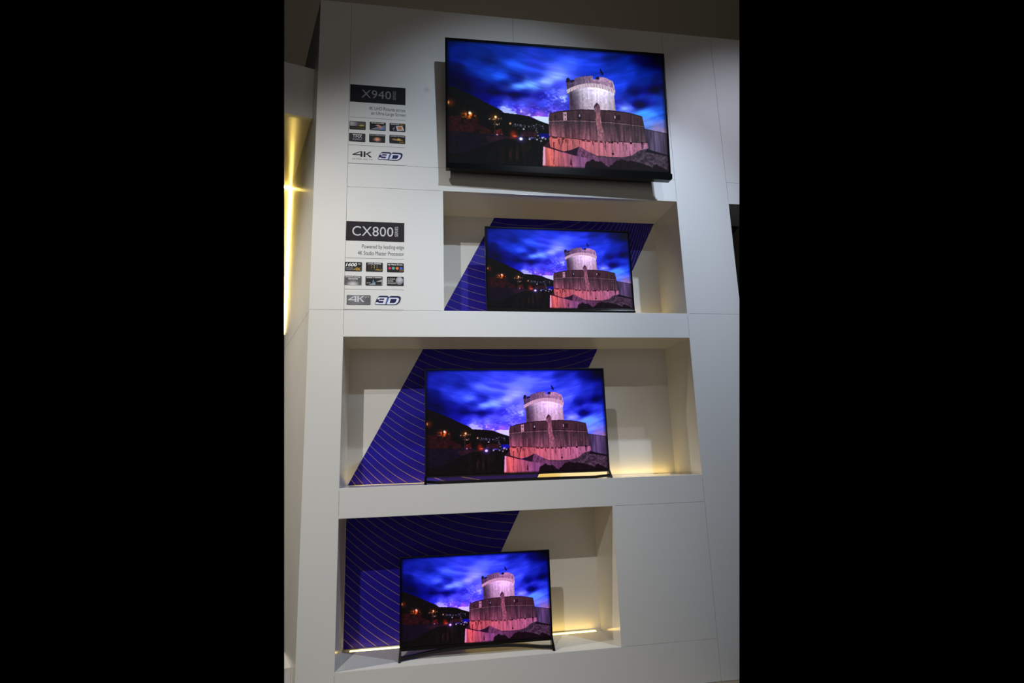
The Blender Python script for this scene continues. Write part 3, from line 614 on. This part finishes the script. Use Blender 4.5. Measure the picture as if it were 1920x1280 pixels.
T('2.0', .74, .94, .10, .28, GO, shear=.2)
T, S, f = badge(-.002, .177, 'badge reading DYNAMIC RANGE REMASTER above a pale dome of light, lower badges', grad('dome print', srgb(50, 48, 54), srgb(215, 212, 222), .0555, .177, .040, 1.35))
T('DYNAMIC RANGE', .08, .93, .80, .95, bold=.02); T('REMASTER', .24, .80, .58, .74, bold=.02)
T, S, f = badge(.140, .176, 'badge reading IN-HOUSE TV STREAMING with crossed diagonal panels, lower badges')
T('IN-HOUSE TV STREAMING', .06, .95, .79, .94, bold=.02); S('picture', [[(.18, .06), (.98, .68), (.98, .06)]], flat(165, 168, 178)); S('screen_shape', [[(.58, .08), (.58, .40), (.94, .40), (.94, .08)]], flat(32, 32, 36), -.0026)
S('star', [[(.47, .72), (.50, .42), (.58, .30), (.48, .18), (.40, .36)]], flat(90, 135, 180), -.0027); T('SERVER', .07, .30, .20, .32, SIL)
T, S, f = badge(.285, .176, 'badge reading 4K STUDIO MASTER PROCESSOR beside a grey disc, lower badges')
S('disc', [[(min(.745+.225*math.cos(k*math.pi/14), .985), min(.55+.44*math.sin(k*math.pi/14), .975)) for k in range(28)]], grad('disc print', srgb(110, 110, 122), srgb(190, 190, 202), .372, .222, .04))
T('4K STUDIO', .05, .48, .66, .80); T('MASTER', .05, .38, .44, .58); T('PROCESSOR', .05, .54, .20, .34); T('4K', .66, .84, .50, .66, flat(90, 90, 100), shear=.2)
# 4K and 3D marks
def three_d(x0, x1, z0, z1, label):
    t = empty('three_d_mark', Vector(((x0+x1)/2, 0, z0+ZO)), label, 'logo', 'navy and white 3D marks')
    f = lambda a, b: (x0+a/720*(x1-x0), z1-b/270*(z1-z0))
    navy = [f(0, 245), f(8, 200), f(55, 75), f(110, 12), f(150, 0), f(350, 0), f(385, 38), f(440, 0), f(640, 0), f(690, 12), f(718, 50), f(712, 110), f(680, 190), f(620, 245), f(560, 270), f(30, 270)]
    shape('outline', [navy[:7]+[f(300, 270), f(30, 270)], [f(385, 38)]+navy[7:15]+[f(300, 270)]], Y0, flat(32, 34, 84), t, t=.0012)
    w1 = [[f(70, 80), f(95, 50), f(340, 50), f(335, 80)], [f(260, 80), f(335, 60), f(285, 245), f(215, 245)], [f(115, 125), f(270, 125), f(262, 155), f(105, 155)], [f(15, 220), f(25, 192), f(100, 192), f(95, 215), f(285, 215), f(275, 250), f(20, 250)], [f(60, 108), f(72, 80), f(130, 80), f(120, 108)]]
    d1 = [[f(395, 55), f(445, 55), f(395, 250), f(325, 250)], [f(430, 55), f(620, 55), f(660, 75), f(668, 88), f(430, 88)], [f(600, 80), f(668, 80), f(660, 130), f(635, 190), f(575, 240), f(520, 225), f(575, 180), f(598, 120)], [f(385, 216), f(570, 212), f(560, 250), f(380, 250)]]
    shape('numeral', w1, -.0014, flat(228, 228, 245), t); shape('letter', d1, -.0014, flat(228, 228, 245), t); shape('gap_stripe', [[f(352, 55), f(392, 55), f(322, 252), f(292, 252)]], -.0014, flat(70, 110, 175), t)
three_d(.211, .388, 1.124, 1.188, 'navy and white 3D mark beside the black 4K lettering')
three_d(.206, .382, .037, .103, 'navy and white 3D mark beside the grey 4K plate')
t = empty('resolution_mark', Vector((.10, 0, 1.115+ZO)), 'black 4K lettering with ULTRA HD TV below it, left of the upper 3D mark', 'logo')
shape('large_lettering', four_k(.032, .170, 1.140, 1.184), Y0, flat(38, 40, 45), t); text('ULTRA HD TV', .033, .174, 1.116, 1.128, Y0, GR, t, gap=1.25)
t = empty('resolution_mark', Vector((.097, 0, .036+ZO)), 'grey rounded 4K pro plate, left of the lower 3D mark', 'logo')
link('plate', one(prism, rrect(.017, .176, .036, .105, .006), -.002, Y0), grad('plate print', srgb(72, 72, 82), srgb(118, 118, 130), .08, .09, .09), t)
shape('large_lettering', four_k(.027, .135, .056, .098), -.002, flat(215, 215, 225), t); text('pro', .138, .168, .084, .096, -.002, SIL, t, shear=.2); text('STUDIO MASTER HCX', .026, .168, .043, .051, -.002, flat(150, 150, 162), t, gap=1.2)
